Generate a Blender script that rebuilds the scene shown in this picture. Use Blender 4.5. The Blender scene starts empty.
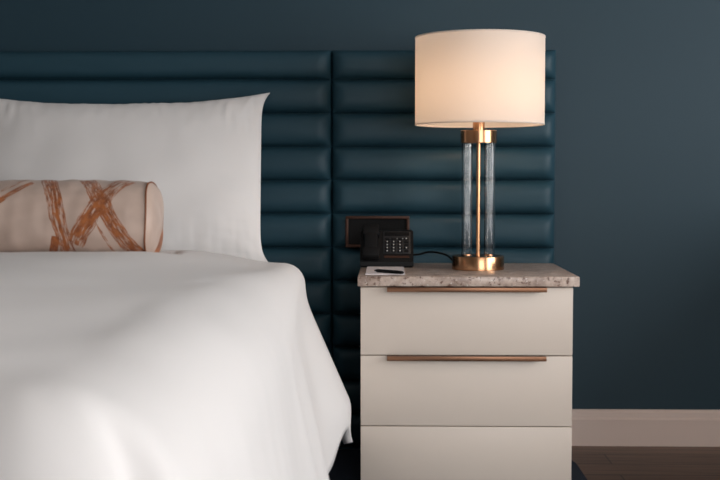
import bpy, bmesh, math, random
from mathutils import Vector, Matrix, Euler, noise

random.seed(7)
SC = bpy.context.scene
COL = SC.collection

# ------------------------------------------------------------------ camera
F = 1184.0
CAM = Vector((0.0, -3.66, 0.828))
PITCH = math.atan(62.0 / F)
YAW = math.atan(28.0 / F)
cam_rot = Euler((math.pi / 2 - PITCH, 0, YAW), 'XYZ')
cd = bpy.data.cameras.new('camera')
cd.sensor_width = 36.0
cd.lens = F / 720.0 * 36.0
cd.dof.use_dof = True
cd.dof.focus_distance = 3.25
cd.dof.aperture_fstop = 2.4
cd.clip_start = 0.05
cam = bpy.data.objects.new('camera', cd)
cam.location = CAM
cam.rotation_euler = cam_rot
COL.objects.link(cam)
SC.camera = cam
RM = cam_rot.to_matrix()


def P(px, py, y):
    """point of the plane Y = y seen at a pixel of the photograph (a measuring aid for real sizes)"""
    d = RM @ Vector((px - 360.0, 240.0 - py, -F))
    t = (y - CAM.y) / d.y
    return CAM + d * t


def PZ(px, py, z):
    d = RM @ Vector((px - 360.0, 240.0 - py, -F))
    t = (z - CAM.z) / d.z
    return CAM + d * t


def lin(r, g, b):
    f = lambda c: (c / 255 / 12.92) if c / 255 <= .04045 else ((c / 255 + .055) / 1.055) ** 2.4
    return (f(r), f(g), f(b), 1.0)


# ------------------------------------------------------------------ materials
def new_mat(name):
    m = bpy.data.materials.new(name)
    m.use_nodes = True
    nt = m.node_tree
    return m, nt, nt.nodes['Principled BSDF']


def principled(name, col, rough=.5, metal=0.0, bump=None, sheen=0, spec=None, coat=0):
    m, nt, b = new_mat(name)
    b.inputs['Base Color'].default_value = col
    b.inputs['Roughness'].default_value = rough
    b.inputs['Metallic'].default_value = metal
    if sheen:
        b.inputs['Sheen Weight'].default_value = sheen
    if spec is not None:
        b.inputs['Specular IOR Level'].default_value = spec
    if coat:
        b.inputs['Coat Weight'].default_value = coat
    if bump:
        sc, st, dist = bump
        tc = nt.nodes.new('ShaderNodeTexCoord')
        n = nt.nodes.new('ShaderNodeTexNoise')
        n.inputs['Scale'].default_value = sc
        n.inputs['Detail'].default_value = 4
        bp = nt.nodes.new('ShaderNodeBump')
        bp.inputs['Strength'].default_value = st
        bp.inputs['Distance'].default_value = dist
        nt.links.new(tc.outputs['Object'], n.inputs['Vector'])
        nt.links.new(n.outputs['Fac'], bp.inputs['Height'])
        nt.links.new(bp.outputs['Normal'], b.inputs['Normal'])
    return m


M = {}
M['wall'] = principled('teal_paint', lin(35, 60, 72), .5, bump=(220, .06, .001), spec=.32)
M['ceiling'] = principled('ceiling_paint', lin(205, 201, 197), .9)
M['dimwall'] = principled('dim_plaster', lin(150, 147, 144), .9)
M['leather'] = principled('teal_leather', lin(37, 67, 80), .46, bump=(420, .10, .0006), spec=.27)
M['linen'] = principled('white_cotton', lin(228, 226, 225), .9, bump=(900, .05, .0004), sheen=.1, spec=.2)
M['trim'] = principled('white_trim_paint', lin(234, 214, 203), .5)
M['cabinet'] = principled('warm_white_lacquer', lin(222, 210, 198), .42, bump=(300, .02, .0004))
M['shadow_gap'] = principled('cabinet_inner', lin(70, 64, 58), .8)
M['brass'] = principled('brushed_brass', lin(200, 152, 114), .22, 1.0)
M['bronze'] = principled('bronze_bar', lin(140, 104, 82), .36, 1.0)
M['black'] = principled('black_plastic', lin(15, 16, 18), .55, spec=.25)
M['blackmatte'] = principled('matte_black_plastic', lin(13, 14, 16), .7, spec=.2)
M['keygrey'] = principled('dark_grey_key', lin(34, 35, 38), .5)
M['keywhite'] = principled('white_print', lin(190, 190, 190), .6)
M['framebrown'] = principled('bronze_brown_frame', lin(66, 40, 29), .5, .4)
M['paper'] = principled('white_paper', lin(225, 218, 220), .8)
M['navy'] = principled('navy_wool', lin(26, 38, 54), .95, bump=(250, .5, .004))
M['navyfabric'] = principled('navy_upholstery', lin(24, 34, 46), .9, bump=(500, .2, .001))
M['mattress'] = principled('mattress_ticking', lin(220, 218, 216), .9)
M['orange'] = principled('orange_satin', lin(206, 134, 62), .5)
M['piping'] = principled('brown_piping', lin(132, 78, 46), .6)


def make_glass():
    m = bpy.data.materials.new('clear_glass')
    m.use_nodes = True
    b = m.node_tree.nodes['Principled BSDF']
    b.inputs['Base Color'].default_value = (1, 1, 1, 1)
    b.inputs['Roughness'].default_value = 0.0
    b.inputs['IOR'].default_value = 1.45
    b.inputs['Transmission Weight'].default_value = 1.0
    return m


M['glass'] = make_glass()


def make_pane():
    m = bpy.data.materials.new('window_glass')
    m.use_nodes = True
    nt = m.node_tree
    nt.nodes.clear()
    o = nt.nodes.new('ShaderNodeOutputMaterial')
    t = nt.nodes.new('ShaderNodeBsdfTransparent')
    g = nt.nodes.new('ShaderNodeBsdfGlossy')
    g.inputs['Roughness'].default_value = .02
    mx = nt.nodes.new('ShaderNodeMixShader')
    mx.inputs[0].default_value = .06
    nt.links.new(t.outputs[0], mx.inputs[1])
    nt.links.new(g.outputs[0], mx.inputs[2])
    nt.links.new(mx.outputs[0], o.inputs[0])
    return m


M['pane'] = make_pane()


def make_shade():
    m = bpy.data.materials.new('white_shade_fabric')
    m.use_nodes = True
    nt = m.node_tree
    nt.nodes.clear()
    o = nt.nodes.new('ShaderNodeOutputMaterial')
    d = nt.nodes.new('ShaderNodeBsdfDiffuse')
    d.inputs['Color'].default_value = lin(236, 232, 228)
    t = nt.nodes.new('ShaderNodeBsdfTranslucent')
    t.inputs['Color'].default_value = lin(250, 243, 234)
    mx = nt.nodes.new('ShaderNodeMixShader')
    mx.inputs[0].default_value = .42
    tc = nt.nodes.new('ShaderNodeTexCoord')
    w = nt.nodes.new('ShaderNodeTexNoise')
    w.inputs['Scale'].default_value = 700
    bp = nt.nodes.new('ShaderNodeBump')
    bp.inputs['Strength'].default_value = .1
    bp.inputs['Distance'].default_value = .0005
    nt.links.new(tc.outputs['Object'], w.inputs['Vector'])
    nt.links.new(w.outputs['Fac'], bp.inputs['Height'])
    nt.links.new(bp.outputs['Normal'], d.inputs['Normal'])
    nt.links.new(d.outputs[0], mx.inputs[1])
    nt.links.new(t.outputs[0], mx.inputs[2])
    nt.links.new(mx.outputs[0], o.inputs[0])
    return m


M['shade'] = make_shade()


def make_bulb():
    m = bpy.data.materials.new('lit_bulb')
    m.use_nodes = True
    nt = m.node_tree
    nt.nodes.clear()
    o = nt.nodes.new('ShaderNodeOutputMaterial')
    e = nt.nodes.new('ShaderNodeEmission')
    e.inputs['Color'].default_value = (1.0, .62, .36, 1)
    e.inputs['Strength'].default_value = BULB
    nt.links.new(e.outputs[0], o.inputs[0])
    return m


BULB = 31.0
M['bulb'] = make_bulb()


def ramp(nt, fac, stops):
    r = nt.nodes.new('ShaderNodeValToRGB')
    e = r.color_ramp.elements
    e[0].position, e[0].color = stops[0]
    e[1].position, e[1].color = stops[-1]
    for p, c in stops[1:-1]:
        x = e.new(p)
        x.color = c
    nt.links.new(fac, r.inputs[0])
    return r.outputs[0]


def mixc(nt, fac, a, b):
    m = nt.nodes.new('ShaderNodeMix')
    m.data_type = 'RGBA'
    if isinstance(fac, (int, float)):
        m.inputs[0].default_value = fac
    else:
        nt.links.new(fac, m.inputs[0])
    for s, v in ((6, a), (7, b)):
        if isinstance(v, tuple):
            m.inputs[s].default_value = v
        else:
            nt.links.new(v, m.inputs[s])
    return m.outputs[2]


def make_stone():
    m, nt, b = new_mat('beige_granite')
    tc = nt.nodes.new('ShaderNodeTexCoord')
    mp = nt.nodes.new('ShaderNodeMapping')
    mp.inputs['Scale'].default_value = (1, 1.6, 1)
    nt.links.new(tc.outputs['Object'], mp.inputs['Vector'])

    def nz(scale, detail=6, rough=.6):
        n = nt.nodes.new('ShaderNodeTexNoise')
        n.inputs['Scale'].default_value = scale
        n.inputs['Detail'].default_value = detail
        n.inputs['Roughness'].default_value = rough
        nt.links.new(mp.outputs[0], n.inputs['Vector'])
        return n.outputs['Fac']
    base = ramp(nt, nz(26), [(.35, lin(158, 138, 127)), (.5, lin(190, 170, 157)), (.65, lin(214, 198, 187))])
    fl = ramp(nt, nz(85, 5, .65), [(.55, (0, 0, 0, 1)), (.63, (1, 1, 1, 1))])
    c = mixc(nt, fl, base, lin(112, 86, 74))
    fl2 = ramp(nt, nz(150, 3), [(.62, (0, 0, 0, 1)), (.68, (1, 1, 1, 1))])
    c = mixc(nt, fl2, c, lin(222, 214, 206))
    nt.links.new(c, b.inputs['Base Color'])
    b.inputs['Roughness'].default_value = .28
    return m


M['stone'] = make_stone()


def make_floor():
    m, nt, b = new_mat('dark_wood_planks')
    tc = nt.nodes.new('ShaderNodeTexCoord')
    br = nt.nodes.new('ShaderNodeTexBrick')
    br.inputs['Scale'].default_value = 1.0
    br.inputs['Brick Width'].default_value = 1.3
    br.inputs['Row Height'].default_value = .125
    br.inputs['Mortar Size'].default_value = .0025
    br.inputs['Color1'].default_value = lin(126, 102, 88)
    br.inputs['Color2'].default_value = lin(102, 80, 69)
    br.inputs['Mortar'].default_value = lin(58, 44, 38)
    nt.links.new(tc.outputs['Object'], br.inputs['Vector'])
    mp = nt.nodes.new('ShaderNodeMapping')
    mp.inputs['Scale'].default_value = (2.5, 45, 1)
    nt.links.new(tc.outputs['Object'], mp.inputs['Vector'])
    n = nt.nodes.new('ShaderNodeTexNoise')
    n.inputs['Scale'].default_value = 1.5
    n.inputs['Detail'].default_value = 6
    nt.links.new(mp.outputs[0], n.inputs['Vector'])
    g = ramp(nt, n.outputs['Fac'], [(.35, (.62, .6, .58, 1)), (.65, (1.15, 1.12, 1.1, 1))])
    mul = nt.nodes.new('ShaderNodeMix')
    mul.data_type = 'RGBA'
    mul.blend_type = 'MULTIPLY'
    mul.inputs[0].default_value = 1
    nt.links.new(br.outputs['Color'], mul.inputs[6])
    nt.links.new(g, mul.inputs[7])
    nt.links.new(mul.outputs[2], b.inputs['Base Color'])
    b.inputs['Roughness'].default_value = .45
    return m


M['floor'] = make_floor()

# bolster measurements (needed by its pattern)
BR = .1                                     # radius
BY = -.775                                  # axis depth
bc = P(152, 221, BY)
B_END = bc.x                                # right seam
B_Z = bc.z
B_LEN = 1.0


def bolster_uv(px, py):
    """distance from right seam and arc height of a mark on the front of the bolster"""
    scale = (BY - BR * .7 - CAM.y) / F
    u = (152 - px) * scale
    s = max(-.99, min(.99, (221 - py) * scale / BR))
    return u, BR * math.asin(s)


def make_bolster_mat():
    m, nt, b = new_mat('champagne_satin_brushstrokes')
    uv = nt.nodes.new('ShaderNodeUVMap')
    uv.uv_map = 'cloth'
    sep = nt.nodes.new('ShaderNodeSeparateXYZ')
    nt.links.new(uv.outputs[0], sep.inputs[0])
    U, V = sep.outputs[0], sep.outputs[1]

    def mt(op, a, bb=None, c=None):
        n = nt.nodes.new('ShaderNodeMath')
        n.operation = op
        for i, v in enumerate((a, bb, c)):
            if v is None:
                continue
            if isinstance(v, (int, float)):
                n.inputs[i].default_value = v
            else:
                nt.links.new(v, n.inputs[i])
        return n.outputs[0]
    # slight wobble of the brush
    wob = nt.nodes.new('ShaderNodeTexNoise')
    wob.inputs['Scale'].default_value = 14
    nt.links.new(uv.outputs[0], wob.inputs['Vector'])
    wb = mt('MULTIPLY', mt('SUBTRACT', wob.outputs['Fac'], .5), .016)
    U2 = mt('ADD', U, wb)
    total = None
    # (start px, end px, half width in metres, density, streak seed, bow)
    strokes = [
        ((47, 178), (76, 262), .0190, .53, 1.0, .012),
        ((50, 178), (72, 258), .0035, .75, 8.0, .012),
        ((132, 177), (82, 243), .0210, .52, 2.0, -.004),
        ((112, 196), (86, 236), .0150, .56, 5.0, 0),
        ((86, 177), (153, 262), .0190, .53, 3.0, 0),
        ((112, 208), (150, 258), .0120, .52, 9.0, 0),
        ((34, 182), (-4, 206), .0070, .56, 4.0, .004),
        ((30, 179), (6, 190), .0040, .50, 4.5, .0),
        ((62, 235), (56, 258), .0090, .60, 6.0, 0),
        ((102, 220), (124, 256), .0030, .50, 7.0, 0),
        ((-40, 178), (-90, 262), .0200, .5, 11.0, 0),
        ((-95, 178), (-30, 262), .0180, .5, 12.0, .01),
        ((-150, 180), (-120, 262), .0200, .5, 13.0, -.01),
        ((-170, 190), (-230, 250), .0200, .5, 14.0, 0),
    ]
    strokes.append(((-.445, .035), (-.325, -.098), .017, 1.2, 20.0, -.012))     # on the end cap
    for (a, e, hw, dens, seed, bow) in strokes:
        if dens > 1:
            (au, av), (eu, ev) = a, e
        else:
            au, av = bolster_uv(*a)
            eu, ev = bolster_uv(*e)
        du, dv = eu - au, ev - av
        L = math.hypot(du, dv)
        du /= L
        dv /= L
        x = mt('SUBTRACT', U2, au)
        y = mt('SUBTRACT', V, av)
        t = mt('DIVIDE', mt('ADD', mt('MULTIPLY', x, du), mt('MULTIPLY', y, dv)), L)
        w = mt('ADD', mt('MULTIPLY', x, -dv), mt('MULTIPLY', y, du))
        if bow:
            w = mt('ADD', w, mt('MULTIPLY', mt('MULTIPLY', t, mt('SUBTRACT', 1.0, t)), bow * 4))
        wn = mt('DIVIDE', w, hw)
        inside = mt('MULTIPLY', mt('LESS_THAN', mt('ABSOLUTE', wn), 1.0),
                    mt('MULTIPLY', mt('GREATER_THAN', t, 0.0), mt('LESS_THAN', t, 1.0)))
        cmb = nt.nodes.new('ShaderNodeCombineXYZ')
        nt.links.new(mt('MULTIPLY', w, 380.0), cmb.inputs[0])
        nt.links.new(mt('MULTIPLY', t, 30.0 * L), cmb.inputs[1])
        cmb.inputs[2].default_value = seed * 3.7
        n = nt.nodes.new('ShaderNodeTexNoise')
        n.inputs['Scale'].default_value = 1.0
        n.inputs['Detail'].default_value = 5
        n.inputs['Roughness'].default_value = .7
        nt.links.new(cmb.outputs[0], n.inputs['Vector'])
        on = nt.nodes.new('ShaderNodeMapRange')
        on.inputs['From Min'].default_value = 1 - dens - .03
        on.inputs['From Max'].default_value = 1 - dens + .03
        nt.links.new(n.outputs['Fac'], on.inputs['Value'])
        s = mt('MULTIPLY', inside, on.outputs[0])
        total = s if total is None else mt('MAXIMUM', total, s)
    fine = nt.nodes.new('ShaderNodeTexNoise')
    fine.inputs['Scale'].default_value = 60
    nt.links.new(uv.outputs[0], fine.inputs['Vector'])
    cop = ramp(nt, fine.outputs['Fac'], [(.35, lin(132, 72, 36)), (.65, lin(172, 100, 50))])
    sat = ramp(nt, wob.outputs['Fac'], [(.3, lin(184, 162, 149)), (.7, lin(203, 181, 168))])
    nt.links.new(mixc(nt, total, sat, cop), b.inputs['Base Color'])
    b.inputs['Roughness'].default_value = .48
    b.inputs['Sheen Weight'].default_value = .2
    return m


M['bolster'] = make_bolster_mat()


# ------------------------------------------------------------------ mesh helpers
def link(name, bm, mat, parent=None, smooth=False, auto=None):
    me = bpy.data.meshes.new(name)
    bmesh.ops.recalc_face_normals(bm, faces=bm.faces)
    if auto is not None:
        ca = math.cos(auto)
        for f in bm.faces:
            f.smooth = True
        for e in bm.edges:
            if len(e.link_faces) == 2:
                e.smooth = e.link_faces[0].normal.dot(e.link_faces[1].normal) > ca
    bm.to_mesh(me)
    bm.free()
    if smooth and auto is None:
        for p in me.polygons:
            p.use_smooth = True
    me.materials.append(mat)
    o = bpy.data.objects.new(name, me)
    COL.objects.link(o)
    if parent:
        o.parent = parent
        o.matrix_parent_inverse = Matrix.Translation(-world_loc(parent))
    return o


def world_loc(o):
    v = Vector(o.location)
    if o.parent is not None and o.type == 'EMPTY':
        v = v + world_loc(o.parent)
    return v if o.type == 'EMPTY' else Vector((0, 0, 0)) if o.parent is None else Vector((0, 0, 0))


def thing(name, label, cat, loc=(0, 0, 0), group=None):
    o = bpy.data.objects.new(name, None)
    o.empty_display_size = .05
    COL.objects.link(o)
    o.location = loc
    tag(o, label, cat, group)
    return o


def tag(o, label, cat, group=None):
    o['label'] = label
    o['category'] = cat
    o['kind'] = 'thing'
    if group:
        o['group'] = group
    return o


def struct(o):
    o['kind'] = 'structure'
    return o


def box(bm, x0, x1, y0, y1, z0, z1, bev=0.0, seg=2):
    r = bmesh.ops.create_cube(bm, size=1.0)
    vs = r['verts']
    for v in vs:
        v.co = Vector((x0 + (v.co.x + .5) * (x1 - x0), y0 + (v.co.y + .5) * (y1 - y0), z0 + (v.co.z + .5) * (z1 - z0)))
    if bev:
        es = list({e for v in vs for e in v.link_edges})
        bmesh.ops.bevel(bm, geom=es, offset=bev, segments=seg, profile=.5, affect='EDGES')
    return bm


def bx(*a, **k):
    bm = bmesh.new()
    return box(bm, *a, **k)


def lathe(bm, cx, cy, prof, n=64, closed=False):
    rings = []
    for r, z in prof:
        if r <= 1e-6:
            rings.append([bm.verts.new((cx, cy, z))])
        else:
            rings.append([bm.verts.new((cx + r * math.cos(2 * math.pi * i / n), cy + r * math.sin(2 * math.pi * i / n), z)) for i in range(n)])
    prs = list(zip(rings[:-1], rings[1:]))
    if closed:
        prs.append((rings[-1], rings[0]))
    for a, b in prs:
        for i in range(n):
            j = (i + 1) % n
            if len(a) == 1 and len(b) == 1:
                continue
            if len(a) == 1:
                bm.faces.new((a[0], b[i], b[j]))
            elif len(b) == 1:
                bm.faces.new((a[i], b[0], a[j]))
            else:
                bm.faces.new((a[i], b[i], b[j], a[j]))
    return bm


def tube(bm, pts, r, n=10):
    pts = [Vector(p) for p in pts]
    # smooth with catmull-rom
    out = []
    for i in range(len(pts) - 1):
        p0, p1, p2, p3 = pts[max(i - 1, 0)], pts[i], pts[i + 1], pts[min(i + 2, len(pts) - 1)]
        for k in range(8):
            t = k / 8
            out.append(.5 * ((2 * p1) + (p2 - p0) * t + (2 * p0 - 5 * p1 + 4 * p2 - p3) * t * t + (3 * p1 - p0 - 3 * p2 + p3) * t ** 3))
    out.append(pts[-1])
    rings = []
    for i, p in enumerate(out):
        d = (out[min(i + 1, len(out) - 1)] - out[max(i - 1, 0)]).normalized()
        a = d.cross(Vector((0, 0, 1)))
        if a.length < 1e-3:
            a = d.cross(Vector((1, 0, 0)))
        a.normalize()
        b = d.cross(a).normalized()
        rings.append([bm.verts.new(p + (a * math.cos(2 * math.pi * k / n) + b * math.sin(2 * math.pi * k / n)) * r) for k in range(n)])
    for a, b in zip(rings[:-1], rings[1:]):
        for k in range(n):
            j = (k + 1) % n
            bm.faces.new((a[k], a[j], b[j], b[k]))
    bm.faces.new(rings[0])
    bm.faces.new(rings[-1])
    return bm


def sm(t, a=0.0, b=1.0):
    t = max(0.0, min(1.0, (t - a) / (b - a)))
    return t * t * (3 - 2 * t)


# ------------------------------------------------------------------ the room
XL, XR, YF, ZC = -3.1, 2.7, -5.4, 2.7
struct(link('floor', bx(XL, XR, YF, 0, -.05, 0), M['floor']))
struct(link('ceiling', bx(XL, XR, YF, 0, ZC, ZC + .05), M['ceiling']))
struct(link('wall_back', bx(XL - .1, XR + .1, 0, .1, -.05, ZC + .05), M['wall']))
struct(link('wall_left', bx(XL - .1, XL, YF, 0, -.05, ZC + .05), M['dimwall']))
# front wall (behind the camera) with its own window opening
VX0, VX1, VZ0, VZ1 = .3, 2.3, .40, 2.1
bm = bmesh.new()
box(bm, XL - .1, VX0, YF - .1, YF, -.05, ZC + .05)
box(bm, VX1, XR + .15, YF - .1, YF, -.05, ZC + .05)
box(bm, VX0, VX1, YF - .1, YF, -.05, VZ0)
box(bm, VX0, VX1, YF - .1, YF, VZ1, ZC + .05)
struct(link('wall_front', bm, M['dimwall']))
bm = bmesh.new()
for a, b in ((VX0, VX0 + .06), (VX1 - .06, VX1), ((VX0 + VX1) / 2 - .03, (VX0 + VX1) / 2 + .03)):
    box(bm, a, b, YF - .09, YF - .03, VZ0, VZ1)
for a, b in ((VZ0, VZ0 + .06), (VZ1 - .06, VZ1)):
    box(bm, VX0, VX1, YF - .085, YF - .035, a, b)
win2 = struct(link('window_2', bm, M['trim']))
link('pane', bx(VX0 + .06, VX1 - .06, YF - .064, YF - .058, VZ0 + .06, VZ1 - .06), M['pane'], win2)
# right wall with the window opening
WY0, WY1, WZ0, WZ1 = -3.9, -1.0, .40, 2.1
bm = bmesh.new()
box(bm, XR, XR + .15, YF, WY0, -.05, ZC + .05)
box(bm, XR, XR + .15, WY1, 0, -.05, ZC + .05)
box(bm, XR, XR + .15, WY0, WY1, -.05, WZ0)
box(bm, XR, XR + .15, WY0, WY1, WZ1, ZC + .05)
struct(link('wall_right', bm, M['dimwall']))
bm = bmesh.new()
fw = .06
for a, b in ((WY0, WY0 + fw), (WY1 - fw, WY1), ((WY0 + WY1) / 2 - .03, (WY0 + WY1) / 2 + .03)):
    box(bm, XR + .04, XR + .11, a, b, WZ0, WZ1)
for a, b in ((WZ0, WZ0 + fw), (WZ1 - fw, WZ1)):
    box(bm, XR + .045, XR + .105, WY0, WY1, a, b)
win = struct(link('window_1', bm, M['trim']))
link('pane', bx(XR + .07, XR + .076, WY0 + fw, WY1 - fw, WZ0 + fw, WZ1 - fw), M['pane'], win)

struct(link('shadow_block', bx(1.36, XR, -1.15, 0, 0, .76), M['dimwall']))  # unseen block, added only to shade the lower right of the back wall
# baseboard on the back wall: tall plank with a stepped, rounded cap
bb_top = P(640, 410.5, -.02).z
bm = bmesh.new()
prof = [(0, 0), (-.020, 0), (-.020, bb_top - .030), (-.014, bb_top - .024), (-.013, bb_top - .008), (-.008, bb_top), (0, bb_top)]
for x in (XL, XR):
    for (y, z) in prof:
        bm.verts.new((x, y, z))
bm.verts.ensure_lookup_table()
n = len(prof)
for i in range(n):
    j = (i + 1) % n
    bm.faces.new((bm.verts[i], bm.verts[j], bm.verts[n + j], bm.verts[n + i]))
bm.faces.new([bm.verts[i] for i in range(n)])
bm.faces.new([bm.verts[n + i] for i in range(n)][::-1])
struct(link('baseboard_back', bm, M['trim']))

# ------------------------------------------------------------------ headboard
HB_Y = -.065                                   # face of the board, before the padding
hb_r = P(556, 150, -.085).x
hb_s = P(331.5, 150, -.085).x
hb_top = P(330, 50, -.08).z
pitch = (P(331, 79, -.08).z - P(331, 247.5, -.08).z) / 5.0
hb_first = hb_top - P(331, 79, -.08).z
head = thing('headboard', 'teal leather channel-tufted headboard on the wall behind bed and nightstand', 'headboard', (-.85, -.04, 0))


def hb_panel(x0, x1, z1, nrow, seed):
    bm = bmesh.new()
    xs = []
    n_in = max(12, int((x1 - x0) / .03))
    for k in range(9):
        xs.append(x0 + .05 * (k / 8.0) ** 2)
    for k in range(1, n_in):
        xs.append(x0 + .05 + (x1 - x0 - .1) * k / n_in)
    for k in range(9):
        xs.append(x1 - .05 * ((8 - k) / 8.0) ** 2)
    nz = 14
    cols = []
    zs = []
    for r in range(nrow):
        zt = z1 if r == 0 else z1 - hb_first - (r - 1) * pitch
        zb = max(z1 - hb_first - r * pitch, .004)
        for k in range(nz):
            c = -math.cos(math.pi * k / nz)
            zs.append((zt + (zb - zt) * (c + 1) / 2, c))
        if zb <= .0041:
            break
    zs.append((max(z1 - hb_first - (nrow - 1) * pitch, .004), 1.0))
    grid = []
    for (z, c) in zs:
        row = []
        prow = max(0.0, 1 - abs(c) ** 3.6) ** .60
        for x in xs:
            ex = min(x - x0, x1 - x)
            pe = max(0.0, 1 - (1 - min(1.0, ex / .040)) ** 2.2) ** .6
            q = prow * pe
            w = noise.noise(Vector((x * 7 + seed, z * 26, seed))) * .0022 * q
            # small pull creases at the ends of each channel
            w += noise.noise(Vector((x * 60, z * 30, seed + 9))) * .0012 * q * (1 - sm(ex, 0, .12))
            zz = z + noise.noise(Vector((x * 3.0, round((z1 - z) / pitch) * 3.1, seed))) * .0018
            row.append(bm.verts.new((x, HB_Y - .038 * q - w, max(zz, .004))))
        grid.append(row)
    for a, b in zip(grid[:-1], grid[1:]):
        for i in range(len(xs) - 1):
            bm.faces.new((a[i], a[i + 1], b[i + 1], b[i]))
    edges = [e for e in bm.edges if len(e.link_faces) == 1]
    r = bmesh.ops.extrude_edge_only(bm, edges=edges)
    for v in r['geom']:
        if isinstance(v, bmesh.types.BMVert):
            v.co.y = -.002 if v.co.z > bb_top else -.024
    return link('padded_panel', bm, M['leather'], head, smooth=True)


nr = int((hb_top - hb_first) / pitch) + 2
hb_panel(-2.30, hb_s - .0015, hb_top, nr, 1.0)
hb_panel(hb_s + .0015, hb_r, hb_top + .0, nr, 5.0)

# power outlet plate set on the headboard, behind the telephone
y_o = -.122
o0, o1 = P(345.5, 216, y_o), P(409.5, 247.5, y_o)
po = thing('outlet_panel', 'black outlet panel in a brown bronze frame on the headboard, behind the telephone', 'outlet', ((o0.x + o1.x) / 2, y_o, o1.z))
bm = bmesh.new()
fr = .0085
box(bm, o0.x, o1.x, y_o, y_o + .014, o0.z - fr, o0.z, bev=.0015)
box(bm, o0.x, o1.x, y_o, y_o + .014, o1.z, o1.z + fr, bev=.0015)
box(bm, o0.x, o0.x + fr, y_o, y_o + .014, o1.z + fr, o0.z - fr, bev=.0015)
box(bm, o1.x - fr, o1.x, y_o, y_o + .014, o1.z + fr, o0.z - fr, bev=.0015)
fo = link('frame', bm, M['framebrown'], po, auto=.6)
fo['label'] = 'brown bronze frame'
link('plate', bx(o0.x + fr, o1.x - fr, y_o + .007, y_o + .014, o1.z + fr, o0.z - fr), M['blackmatte'], po)

# ------------------------------------------------------------------ rug
RT = .012
rx = P(588, 479, 0)
rug_x = PZ(588.5, 480, RT).x
bm = bmesh.new()
x0, x1, y0, y1, rr = -2.75, rug_x, -2.9, -.135, .16
pts = []
for cx, cy, a0 in ((x1 - rr, y1 - rr, 0), (x0 + rr, y1 - rr, 90), (x0 + rr, y0 + rr, 180), (x1 - rr, y0 + rr, 270)):
    for k in range(13):
        a = math.radians(a0 + 90 * k / 12)
        pts.append((cx + rr * math.cos(a), cy + rr * math.sin(a)))
vb = [bm.verts.new((x, y, 0.0005)) for x, y in pts]
vm = [bm.verts.new((x, y, RT * .65)) for x, y in pts]
cxm, cym = (x0 + x1) / 2, (y0 + y1) / 2
vt = [bm.verts.new((cxm + (x - cxm) * .997, cym + (y - cym) * .997, RT)) for x, y in pts]
for a, b in ((vb, vm), (vm, vt)):
    for i in range(len(pts)):
        j = (i + 1) % len(pts)
        bm.faces.new((a[i], a[j], b[j], b[i]))
bm.faces.new(vt)
bm.faces.new(vb[::-1])
tag(link('area_rug', bm, M['navy']), 'dark navy rug with a rounded corner on the wood floor by the nightstand', 'rug')

# ------------------------------------------------------------------ nightstand
NF = -.60                                      # front plane of the drawers
NB = -.125
t_l, t_r = P(357.6, 281, NF - .012), P(579.8, 282, NF - .012)
TOPZ = P(470, 276.6, NF - .012).z
TOPT = .0262
n_l, n_r = P(360.6, 350, NF).x, P(572.6, 350, NF).x
ns = thing('nightstand', 'white three-drawer nightstand with a granite top, beside the bed', 'nightstand', ((n_l + n_r) / 2, -.36, RT))
cz1 = TOPZ - TOPT
bm = bmesh.new()
th = .018
box(bm, n_l, n_l + th, NF + .020, NB, RT, cz1)
box(bm, n_r - th, n_r, NF + .020, NB, RT, cz1)
box(bm, n_l + th, n_r - th, NB - .012, NB, RT, cz1)
box(bm, n_l + th, n_r - th, NF + .03, NB - .012, RT, RT + th)
box(bm, n_l + th, n_r - th, NF + .03, NB - .012, cz1 - th, cz1)
link('carcass', bm, M['cabinet'], ns)
bm = bmesh.new()
box(bm, t_l.x, t_r.x, NF - .012, NB + .0, cz1, TOPZ, bev=.0025, seg=2)
tp = link('countertop', bm, M['stone'], ns, auto=.9)
tp['label'] = 'beige speckled granite top'
zs = [cz1 - .002, P(466, 355.6, NF).z, P(466, 426.4, NF).z, .032]
h_l, h_r = P(387, 358, NF).x, P(545.5, 358, NF).x
for i in range(3):
    a, b = zs[i], zs[i + 1]
    d = link('drawer', bx(n_l, n_r, NF, NF + .0195, b + .0012, a - .0012, bev=.0012), M['cabinet'], ns, auto=.6)
    if i == 2:
        d['label'] = 'bottom drawer front without a handle'
        continue
    bm = bmesh.new()
    zt = a - .0014
    # folded bar pull: a lip over the drawer edge and a downturned nose
    box(bm, h_l, h_r, NF - .020, NF + .012, zt - .0028, zt + .0016, bev=.0006)
    box(bm, h_l, h_r, NF - .0215, NF - .0185, zt - .010, zt + .0016, bev=.0006)
    hd = link('handle', bm, M['bronze'], d, auto=.6)
    hd['label'] = 'long bronze edge pull'
# back of the drawer boxes (dark joints)
bm = bmesh.new()
box(bm, n_l + th + .001, n_r - th - .001, NF + .0197, NF + .0297, RT + th, cz1 - th)
link('inner_rail', bm, M['shadow_gap'], ns)

# ------------------------------------------------------------------ table lamp
base_front = PZ(478, 271.3, TOPZ)
LR = .0725
LY = base_front.y + LR
LX = P(478, 260, LY).x


def lz(py):
    return P(478, py, LY).z


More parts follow.
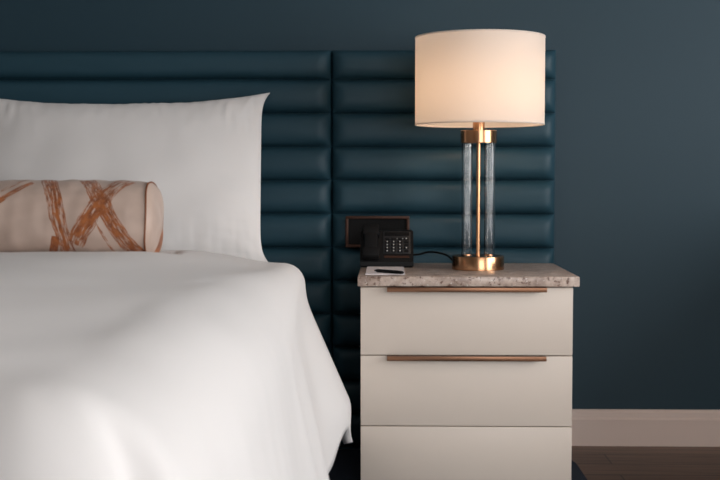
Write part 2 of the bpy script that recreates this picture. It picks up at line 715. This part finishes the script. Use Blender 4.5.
lamp = thing('table_lamp', 'lit brass table lamp with glass tubes and white drum shade on the nightstand', 'lamp', (LX, LY, TOPZ))
bz1 = lz(255.5)
bm = lathe(bmesh.new(), LX, LY, [(0, TOPZ + .0004), (LR - .001, TOPZ + .0004), (LR, TOPZ + .0014), (LR, bz1 - .002), (LR - .0006, bz1 - .0006), (LR - .002, bz1), (0, bz1)], 96)
link('base', bm, M['brass'], lamp, auto=.5)
cz0_, cz1_ = lz(143.2), lz(130.5)
CR = .0500
bm = lathe(bmesh.new(), LX, LY, [(0, cz0_), (CR - .001, cz0_), (CR, cz0_ + .001), (CR, cz1_ - .001), (CR - .001, cz1_), (0, cz1_)], 96)
link('collar', bm, M['brass'], lamp, auto=.5)
bm = lathe(bmesh.new(), LX, LY, [(0, bz1), (.0058, bz1), (.0058, cz0_), (0, cz0_)], 32)
link('stem', bm, M['brass'], lamp, auto=.5)
sk1 = lz(112)
bm = lathe(bmesh.new(), LX, LY, [(0, cz1_), (.0165, cz1_), (.0165, sk1 - .002), (.0145, sk1), (0, sk1)], 40)
link('socket', bm, M['brass'], lamp, auto=.5)
for sx in (-1, 1):
    for sy in (0,):
        tx, ty, ro, ri = LX + sx * .0312, LY, .0156, .0120
        bm = lathe(bmesh.new(), tx, ty, [(ro, bz1 + .0004), (ro, cz0_ - .0004), (ri, cz0_ - .0004), (ri, bz1 + .0004)], 48, closed=True)
        t = link('glass_tube', bm, M['glass'], lamp, auto=.5)
        # little metal foot that seats the tube
        bm = lathe(bmesh.new(), tx, ty, [(0, bz1), (ri - .001, bz1), (ri - .001, bz1 + .004), (ri - .003, bz1 + .005), (0, bz1 + .005)], 32)
        link('tube_seat', bm, M['brass'], t, auto=.5)
# shade: thin drum, open above and below, with rolled rims, and a spider holding it
SX = P(479.7, 80, LY).x
SRad = (P(545, 80, LY).x - P(414.4, 80, LY).x) / 2 * .990
sz0, sz1 = lz(125.2), lz(37.2)
bm = lathe(bmesh.new(), SX, LY, [(SRad, sz0), (SRad, sz1)], 128)
sh = link('lamp_shade', bm, M['shade'], lamp, smooth=True)
sh['label'] = 'white fabric drum shade glowing warm'
for z in (sz0, sz1 - .004):
    bm = lathe(bmesh.new(), SX, LY, [(SRad + .0008, z), (SRad + .0008, z + .004), (SRad - .0016, z + .004), (SRad - .0016, z)], 128, closed=True)
    link('rim', bm, M['shade'], sh, smooth=True)
bm = bmesh.new()
for k in range(3):
    a = math.radians(90 + 120 * k)
    tube(bm, [(SX + .012 * math.cos(a), LY + .012 * math.sin(a), sz1 - .02), (SX + .09 * math.cos(a), LY + .09 * math.sin(a), sz1 - .02), (SX + (SRad - .002) * math.cos(a), LY + (SRad - .002) * math.sin(a), sz1 - .006)], .0016, 8)
lathe(bm, SX, LY, [(.012, sz1 - .022), (.014, sz1 - .020), (.012, sz1 - .018), (.010, sz1 - .020)], 24, closed=True)
for s in (-1, 1):
    tube(bm, [(LX + s * .014, LY, sk1 - .006), (LX + s * .05, LY, sk1 + .04), (LX + s * .05, LY, sz1 - .08), (SX + s * .011, LY, sz1 - .02)], .0016, 8)
link('harp', bm, M['brass'], lamp, smooth=True)
bm = bmesh.new()
zb = sk1
lathe(bm, LX, LY, [(0, zb), (.013, zb), (.013, zb + .018), (.018, zb + .03), (.027, zb + .05), (.030, zb + .066), (.026, zb + .083), (.016, zb + .094), (0, zb + .097)], 32)
link('bulb', bm, M['bulb'], lamp, smooth=True)
bm = bmesh.new()
cz = TOPZ + .0036
p0 = PZ(455, 262, cz)
tube(bm, [(LX - LR * .86, LY + LR * .52, TOPZ + .006), P(450, 257.5, LY + .06), P(441, 253.3, -.22), P(429, 252, -.175), P(418, 254.5, -.160), P(406, 254, -.150), P(402, 246, -.145), P(400, 240, -.135), P(399, 236, -.122)], .0030, 10)
cd_ = link('cord', bm, M['black'], lamp, smooth=True)
cd_['label'] = 'thin black power cord'

# ------------------------------------------------------------------ telephone
ph_f = PZ(386, 267.6, TOPZ).y                  # front foot line
pl, pr = P(360.2, 250, ph_f + .02).x, P(413.5, 250, ph_f + .02).x
PH_B = ph_f + .105
ph = thing('desk_telephone', 'black desk telephone with a grey keypad on the back corner of the nightstand', 'telephone', ((pl + pr) / 2, (ph_f + PH_B) / 2, TOPZ))
ztop = P(386, 230, PH_B - .03).z
# wedge body: low nose at the front, sloping face, tall back
prof = [(ph_f + .004, TOPZ + .0006), (ph_f, TOPZ + .004), (ph_f, TOPZ + .016), (ph_f + .006, TOPZ + .022), (PH_B - .036, ztop - .002), (PH_B - .028, ztop), (PH_B - .008, ztop - .004), (PH_B, ztop - .014), (PH_B, TOPZ + .0006)]
bm = bmesh.new()
L_ = [bm.verts.new((pl, y, z)) for y, z in prof]
R_ = [bm.verts.new((pr, y, z)) for y, z in prof]
for i in range(len(prof)):
    j = (i + 1) % len(prof)
    bm.faces.new((L_[i], L_[j], R_[j], R_[i]))
bm.faces.new(L_)
bm.faces.new(R_[::-1])
bmesh.ops.bevel(bm, geom=[e for e in bm.edges if abs(e.verts[0].co.x - e.verts[1].co.x) < 1e-6], offset=.003, segments=2, affect='EDGES')
link('body', bm, M['black'], ph, auto=.5)
fa = Vector((0, prof[3][0], prof[3][1]))
fb = Vector((0, prof[4][0], prof[4][1]))
fd = (fb - fa)
FL = fd.length
fd.normalize()
fn = Vector((0, -fd.z, fd.y))


def face_box(bm, x0, x1, s0, s1, h0, h1, bev=.0008):
    """box lying on the sloping face of the phone"""
    r = bmesh.new()
    box(r, x0, x1, s0, s1, h0, h1, bev=bev)
    mp = {}
    for v in r.verts:
        mp[v] = bm.verts.new(Vector((v.co.x, 0, 0)) + fa + fd * v.co.y + fn * v.co.z)
    for f in r.faces:
        bm.faces.new([mp[v] for v in f.verts])
    r.free()
    return bm


W = pr - pl
# handset on the left, lying up the slope, with thick ear and mouth ends
hx0, hx1 = pl + .006, pl + W * .36
bm = bmesh.new()
face_box(bm, hx0 + .005, hx1 - .005, .006, FL - .004, .010, .026, .005)
face_box(bm, hx0, hx1, -.004, .030, .0005, .027, .006)
face_box(bm, hx0, hx1, FL - .030, FL + .006, .0005, .027, .006)
link('handset', bm, M['blackmatte'], ph, auto=.6)
kx0, kx1 = pl + W * .43, pr - .008
plate = link('keypad_plate', face_box(bmesh.new(), kx0, kx1, .020, FL - .004, .0002, .0022), M['keygrey'], ph, auto=.6)
disp = link('display', face_box(bmesh.new(), kx0 + .004, kx1 - .004, FL - .020, FL - .007, .0023, .0035), M['blackmatte'], ph, auto=.6)
kw = (kx1 - kx0 - .006) / 4
for c in range(4):
    for r in range(5):
        s0 = .024 + r * ((FL - .048) / 5)
        s1 = s0 + (FL - .048) / 5 * .62
        a = kx0 + .003 + c * kw + kw * .12
        b = a + kw * .76
        k = link('key', face_box(bmesh.new(), a, b, s0, s1, .0023, .0052, .0008), M['black'], ph, auto=.6)
        if c < 3 and r < 4 or (c == 3 and r in (1, 4)):
            bm = face_box(bmesh.new(), (a + b) / 2 - .0019, (a + b) / 2 + .0016, s0 + .0015, s1 - .001, .0053, .0056, 0)
            link('key_print', bm, M['keywhite'], k)
bm = face_box(bmesh.new(), kx0 + .003 + 2 * kw, kx0 + .003 + 3.0 * kw, FL - .0315, FL - .0285, .0023, .0040, .0004)
link('label_strip', bm, M['keywhite'], ph)
bm = face_box(bmesh.new(), kx0 + .003, kx1 - .004, .006, .013, .0002, .0016, .0004)
bs = link('brown_strip', bm, M['framebrown'], ph)

# ------------------------------------------------------------------ notepad and pen
a = PZ(365.5, 275.0, TOPZ)
b = PZ(405.0, 275.2, TOPZ)
c = PZ(403.0, 268.6, TOPZ)
bm = box(bmesh.new(), a.x, b.x, a.y, ph_f - .006, TOPZ + .0004, TOPZ + .0034)
tag(link('notepad', bm, M['paper']), 'white notepad on the nightstand in front of the telephone', 'notepad')
z = TOPZ + .0034 + .0046
p1, p2 = PZ(374, 270.2, z), PZ(403.0, 272.6, z)
pen = thing('ballpoint_pen', 'black pen lying across the white notepad', 'pen', (p1 + p2) / 2 - Vector((0, 0, .0046)))
ax = (p2 - p1)
LL = ax.length
q = Vector((0, 0, 1)).rotation_difference(ax.normalized()).to_matrix().to_4x4()
q.translation = p1


def pen_part(name, prof, mat):
    bm = lathe(bmesh.new(), 0, 0, prof, 20)
    bmesh.ops.transform(bm, matrix=q, verts=bm.verts)
    return link(name, bm, mat, pen, auto=.5)


pen_part('barrel', [(0, LL * .12), (.0042, LL * .12), (.0044, LL * .95), (.003, LL), (0, LL)], M['black'])
pen_part('tip', [(0, 0), (.0008, 0), (.0038, LL * .118), (0, LL * .118)], M['blackmatte'])

# ------------------------------------------------------------------ bed
XE = P(300, 272, -.64).x                       # where the side of the duvet begins to fall
bed_l, bed_r = -2.05, -.275
MT = .570
bed = thing('bed', 'wide bed almost hidden beneath the plump white duvet', 'bed', ((bed_l + bed_r) / 2, -1.2, RT))
link('base', bx(bed_l + .01, bed_r - .01, -2.40, -.125, .09, .30, bev=.02, seg=3), M['navyfabric'], bed, auto=.9)
link('mattress', bx(bed_l, bed_r, -2.42, -.125, .30, MT, bev=.05, seg=5), M['mattress'], bed, auto=.9)
for x in (bed_l + .09, bed_r - .09):
    for y in (-2.30, -.22):
        link('leg', lathe(bmesh.new(), x, y, [(0, RT), (.022, RT), (.03, .09), (0, .09)], 20), M['black'], bed, auto=.7)

# duvet: one quilted sheet that lies on the bed and falls over the foot and both sides
DY0 = -.62                                      # head end
DYF = -2.50                                    # foot edge
DXR = -.268                                     # right edge
DXL = -2.105
r0 = .070


def fall(L, fl, r0):
    """out and down of a point that hangs L beyond the edge: rounded shoulder, then a flaring drop"""
    out = down = 0.0
    n = 28
    st = L / n
    q = r0 * math.pi / 2
    for i in range(n):
        l = (i + .5) * st
        th = math.pi / 2 * min(1.0, l / q) - math.atan(fl) * sm(l, q * .75, q + .09)
        out += math.cos(th) * st
        down += math.sin(th) * st
    return out, down


def duvet_point(u, v):
    """u: cloth coordinate across (0 at right edge, + beyond it); v: along, 0 at foot edge, + beyond"""
    # u measured from right edge outwards, negative on the bed; left mirrored
    width = DXR - DXL
    left = u < -width / 2
    t0 = max(0.0, DY0 - (DYF - min(v, 0)))
    big = sm(t0, .12, .7)
    rs = .055 + .135 * big                      # the shoulder is plumper away from the pillow
    rf = .16
    sh_u = (rs - .055) * .9                    # rounding starts further in
    uu = (-width - u if left else u) + sh_u
    vv = v + .09
    lu, lv = max(0, uu), max(0, vv)
    bxp = min(uu, 0) - sh_u
    byp = min(vv, 0) - .09
    yy = DYF - byp                              # on-bed y
    edge_x = sh_u
    # top of the bed
    inner = -bxp
    z = .613 + .046 * sm(inner, 0, .30 + .35 * big)
    z -= .022 * (1 - sm(DY0 - yy, 0.0, .34)) * sm(inner, .1, .4)
    z -= .004 * (1 - sm(DY0 - yy, 0.0, .05))
    zn = noise.noise(Vector((u * 2.2, v * 2.0, 3.0))) * .010 + noise.noise(Vector((u * 5.0 + v * 2, v * 4.2, 7.0))) * .004
    foot = 1 - sm(-byp, 0, .6)
    zn += foot * (noise.noise(Vector((u * 5.5, v * 7, 2.0))) * .005)
    z += zn * sm(DY0 - yy, .05, .35)
    # direction of the fall
    L = (lu ** 1.6 + lv ** 1.6) ** (1 / 1.6) if (lu > 0 and lv > 0) else lu + lv
    t = DY0 - yy                                # distance from the head end
    if L > 0:
        phi = math.atan2(lv, lu)
        flare_side = .175 + .26 * (1 - sm(t, .07, .27)) + .015 * sm(t, .3, .6) + .04 * math.sin(t * 5.2 + .4) * sm(t, .3, .6)
        flare_foot = .22
        mixf = phi / (math.pi / 2)
        fl = flare_side * (1 - mixf) + flare_foot * mixf
        fl += .22 * math.sin(phi * 2) ** 2        # the corner stands out in a cone
        fl += .20 * math.sin(phi * 2) * math.sin(phi * 6 + .3)
        r_ = rs * (1 - mixf) + rf * mixf
        out, down = fall(L, max(.02, fl), r_)
        # hanging folds
        k = sm(L, .08, .5)
        s = t if lv <= 0 else t + phi * .35
        wave = noise.noise(Vector((s * 6.5 + L * 1.6, L * 1.1, 12.0))) * .034 + noise.noise(Vector((s * 13.0 + L * 3.0, L * 1.5, 2.0))) * .014
        wave *= sm(t, .05, .4) * .55
        tail = sm(L, .40, .53) * (1 - sm(t, .05, .30))
        out -= .040 * tail
        out += wave * k * (1 - .5 * mixf)
        out -= .036 * math.exp(-((phi - .42) / .15) ** 2) * sm(L, .05, .22) * (1 if lv > 0 and lu > 0 else 0)
        ox, oy = out * math.cos(phi), -out * math.sin(phi)
        z -= down
        z += noise.noise(Vector((s * 4, L * 5, 30.0))) * .006 * sm(t, .05, .4)
    else:
        ox = oy = 0
    x = DXR + bxp + ox
    if left:
        x = DXL - bxp - ox
    # the bolster presses a trough into the duvet
    dyb = yy + oy - BY
    if B_END - B_LEN - .03 < x < B_END + .06 and abs(dyb) < BR + .02:
        lim = B_Z - math.sqrt(max(0.0, (BR + .006) ** 2 - dyb * dyb)) - .002
        z = min(z, lim)
    return Vector((x, yy + oy, max(z, RT + .045)))


def side_len(t):
    return .530 - .065 * math.exp(-((t - .12) / .06) ** 2) + .05 * sm(t, .25, .5)


bm = bmesh.new()
NU, NV = 190, 150
width = DXR - DXL
flen = .52
rows = []
vmax = -(DYF - DY0)  # on-bed length as negative v at head end
for j in range(NV + 1):
    fj = j / NV
    v = (DYF - DY0) + fj * ((DY0 - DYF) + flen)
    t = min(v - (DYF - DY0), DY0 - DYF)
    sl = side_len(t)
    row = []
    for i in range(NU + 1):
        fi = i / NU
        u = -(width + sl) + fi * (width + 2 * sl)
        row.append(bm.verts.new(duvet_point(u, v)))
    rows.append(row)
for j in range(NV):
    for i in range(NU):
        bm.faces.new((rows[j][i], rows[j][i + 1], rows[j + 1][i + 1], rows[j + 1][i]))
duvet = link('duvet', bm, M['linen'], smooth=True)
for mod_n in (0,):
    so = duvet.modifiers.new('thickness', 'SOLIDIFY')
    so.thickness = .022
    so.offset = -1
tag(duvet, 'plump white duvet spread over the bed and hanging down its side', 'duvet')

# ------------------------------------------------------------------ pillow
PW, PH_, PT = .90, .50, .17
pil_c_top = P(270, 93, -.175)
pil_c_bot = P(269, 263, -.43)
right_x = (pil_c_top.x + pil_c_bot.x) / 2
hgt = (Vector((0, pil_c_top.y, pil_c_top.z)) - Vector((0, pil_c_bot.y, pil_c_bot.z))).length
PH_ = hgt
up = (Vector((0, pil_c_top.y, pil_c_top.z)) - Vector((0, pil_c_bot.y, pil_c_bot.z))).normalized()
pn = Vector((1, 0, 0)).cross(up) * 1.0          # towards the camera?
if pn.y > 0:
    pn = -pn
pc = Vector((0, (pil_c_top.y + pil_c_bot.y) / 2, (pil_c_top.z + pil_c_bot.z) / 2))


def pillow_pt(a, b, side):
    """a, b in -1..1 across and up"""
    sag = .046 * (1 - a * a) ** 1.0             # long edges pulled in between the corners
    sag2 = .025 * (1 - abs(b) ** 9)            # short edges
    xx = a * (PW / 2 - sag2 * abs(a) ** 3)
    yy = b * (PH_ / 2 - (sag if b > 0 else sag * .25) * abs(b) ** 3)
    th = PT / 2 * (max(0, 1 - abs(a) ** 2.6) ** .62) * (max(0, 1 - abs(b) ** 2.2) ** .60)
    th *= 1.0 + .22 * (-b) * (1 - abs(b))       # the filling settles
    n1 = noise.noise(Vector((a * 3.2, b * 2.4, 4.0 + side))) * .006
    e = max(abs(a) ** 6, abs(b) ** 4)
    n2 = noise.noise(Vector((a * 26, b * 4, 8.0 + side))) * .0055 * abs(b) ** 2 * (1 if b > 0 else .6)
    n2 += noise.noise(Vector((a * 6, b * 20, 3.0 + side))) * .004 * abs(a) ** 3
    th = th + (n1 + n2) * min(1, th / .02)
    th = max(th, .0022)
    p = pc + Vector((right_x + (pil_c_top.x - pil_c_bot.x) / 2 * b - PW / 2 + xx, 0, 0)) + up * yy
    return p + pn * (th * side)


bm = bmesh.new()
NA, NBp = 110, 60
ca = lambda k, n: math.sin((k / n - .5) * math.pi)
for side in (1, -1):
    g = [[bm.verts.new(pillow_pt(ca(i, NA), ca(j, NBp), side)) for i in range(NA + 1)] for j in range(NBp + 1)]
    for j in range(NBp):
        for i in range(NA):
            bm.faces.new((g[j][i], g[j][i + 1], g[j + 1][i + 1], g[j + 1][i]))
    if side == 1:
        g1 = g
per = lambda g: [g[0][i] for i in range(NA)] + [g[j][NA] for j in range(NBp)] + [g[NBp][i] for i in range(NA, 0, -1)] + [g[j][0] for j in range(NBp, 0, -1)]
p1_, p2_ = per(g1), per(g)
for i in range(len(p1_)):
    j = (i + 1) % len(p1_)
    bm.faces.new((p1_[i], p1_[j], p2_[j], p2_[i]))
pillow = link('pillow', bm, M['linen'], smooth=True)
tag(pillow, 'large white pillow leaning against the teal headboard', 'pillow')

# ------------------------------------------------------------------ bolster
bol = thing('bolster_cushion', 'champagne satin bolster with copper brushstrokes lying before the white pillow', 'cushion', (B_END - B_LEN / 2, BY, B_Z - BR))
bm = bmesh.new()
uvl = bm.loops.layers.uv.new('cloth')
NL, NC = 150, 72


def bol_r(d, th):
    """radius at distance d from right seam, angle th"""
    e = min(d, B_LEN - d)
    r = BR - .006 * (1 - sm(e, 0, .05))
    r += noise.noise(Vector((d * 5, math.cos(th) * 2, math.sin(th) * 2))) * .003
    r += noise.noise(Vector((d * 34, math.cos(th) * 1.2, math.sin(th) * 1.2 + 5))) * .0022 * sm(e, .0, .05)
    return r


ring = []
for i in range(NL + 1):
    d = B_LEN * i / NL
    row = []
    for k in range(NC):
        th = 2 * math.pi * k / NC - math.pi      # 0 = towards camera
        r = bol_r(d, th)
        sgx = .0035 * math.sin(th * 3 + 1)
        row.append(bm.verts.new((B_END - d + (sgx if i == 0 else 0), BY - r * math.cos(th), B_Z + r * math.sin(th))))
    ring.append(row)
for i in range(NL):
    for k in range(NC):
        j = (k + 1) % NC
        f = bm.faces.new((ring[i][k], ring[i][j], ring[i + 1][j], ring[i + 1][k]))
        ths = [2 * math.pi * k / NC - math.pi, 2 * math.pi * (k + 1) / NC - math.pi]
        ds = [B_LEN * i / NL, B_LEN * (i + 1) / NL]
        for lp, (dd, tt) in zip(f.loops, ((ds[0], ths[0]), (ds[0], ths[1]), (ds[1], ths[1]), (ds[1], ths[0]))):
            lp[uvl].uv = (dd, tt * BR)
link('cover', bm, M['bolster'], bol, smooth=True)
for sgn, xe in ((1, B_END), (-1, B_END - B_LEN)):
    bm = bmesh.new()
    uvl = bm.loops.layers.uv.new('cloth')
    prev = None
    Rr = BR - .006
    rings_ = []
    for s in range(0, 10):
        q_ = s / 9
        rad = Rr * (1 - q_)
        off = .024 * (1 - (1 - q_) ** 2.0) ** .5
        if s == 9:
            rings_.append([bm.verts.new((xe + sgn * off, BY, B_Z))])
        else:
            rings_.append([bm.verts.new((xe + sgn * off + (.0035 * math.sin((2 * math.pi * k / NC - math.pi) * 3 + 1) * (1 - q_) if sgn > 0 else 0), BY - rad * math.cos(2 * math.pi * k / NC - math.pi), B_Z + rad * math.sin(2 * math.pi * k / NC - math.pi))) for k in range(NC)])
    for a_, b_ in zip(rings_[:-1], rings_[1:]):
        for k in range(NC):
            j = (k + 1) % NC
            if len(b_) == 1:
                f = bm.faces.new((a_[k], a_[j], b_[0]))
            else:
                f = bm.faces.new((a_[k], a_[j], b_[j], b_[k]))
            for lp in f.loops:
                lp[uvl].uv = (-.35 - (lp.vert.co.y - BY) * sgn, lp.vert.co.z - B_Z)
    ec = link('end_cap', bm, M['bolster'], bol, smooth=True)
    bm = bmesh.new()
    pts_ = []
    for k in range(25):
        th = 2 * math.pi * k / 24 - math.pi
        pts_.append((xe + .0035 * math.sin(th * 3 + 1) * (1 if sgn > 0 else 0), BY - (Rr + .0006) * math.cos(th), B_Z + (Rr + .0006) * math.sin(th)))
    tube(bm, pts_, .0022, 8)
    pp = link('piping', bm, M['piping'], bol, smooth=True)
    pp['label'] = 'brown piped end seam'

# ------------------------------------------------------------------ light
w = bpy.data.worlds.new('world')
SC.world = w
w.use_nodes = True
w.node_tree.nodes['Background'].inputs[0].default_value = (.55, .68, .85, 1)
w.node_tree.nodes['Background'].inputs[1].default_value = 1.0


def area(name, loc, direction, sx, sy, power, col):
    ld = bpy.data.lights.new(name, 'AREA')
    ld.shape = 'RECTANGLE'
    ld.size, ld.size_y = sx, sy
    ld.energy = power
    ld.color = col
    o = bpy.data.objects.new(name, ld)
    o.location = loc
    o.rotation_euler = Vector(direction).to_track_quat('-Z', 'Y').to_euler()
    COL.objects.link(o)
    return o


# daylight through the window in the right wall
area('window_daylight', (XR + .5, (WY0 + WY1) / 2, (WZ0 + WZ1) / 2 + .05), (-1, .0, -.05), 3.6, 2.4, 232, (1.0, .975, .955))
area('front_daylight', ((VX0 + VX1) / 2, YF - .45, (VZ0 + VZ1) / 2), (0, 1, -.02), 2.4, 2.1, 92, (1.0, .97, .945))

vs = SC.view_settings
vs.view_transform = 'Standard'
vs.look = 'None'
vs.gamma = 1.0
vs.use_curve_mapping = False
vs.exposure = -0.08
SC.cycles.use_denoising = True
SC.cycles.max_bounces = 10
SC.cycles.transmission_bounces = 8
SC.cycles.caustics_reflective = False
SC.cycles.sample_clamp_indirect = 6.0
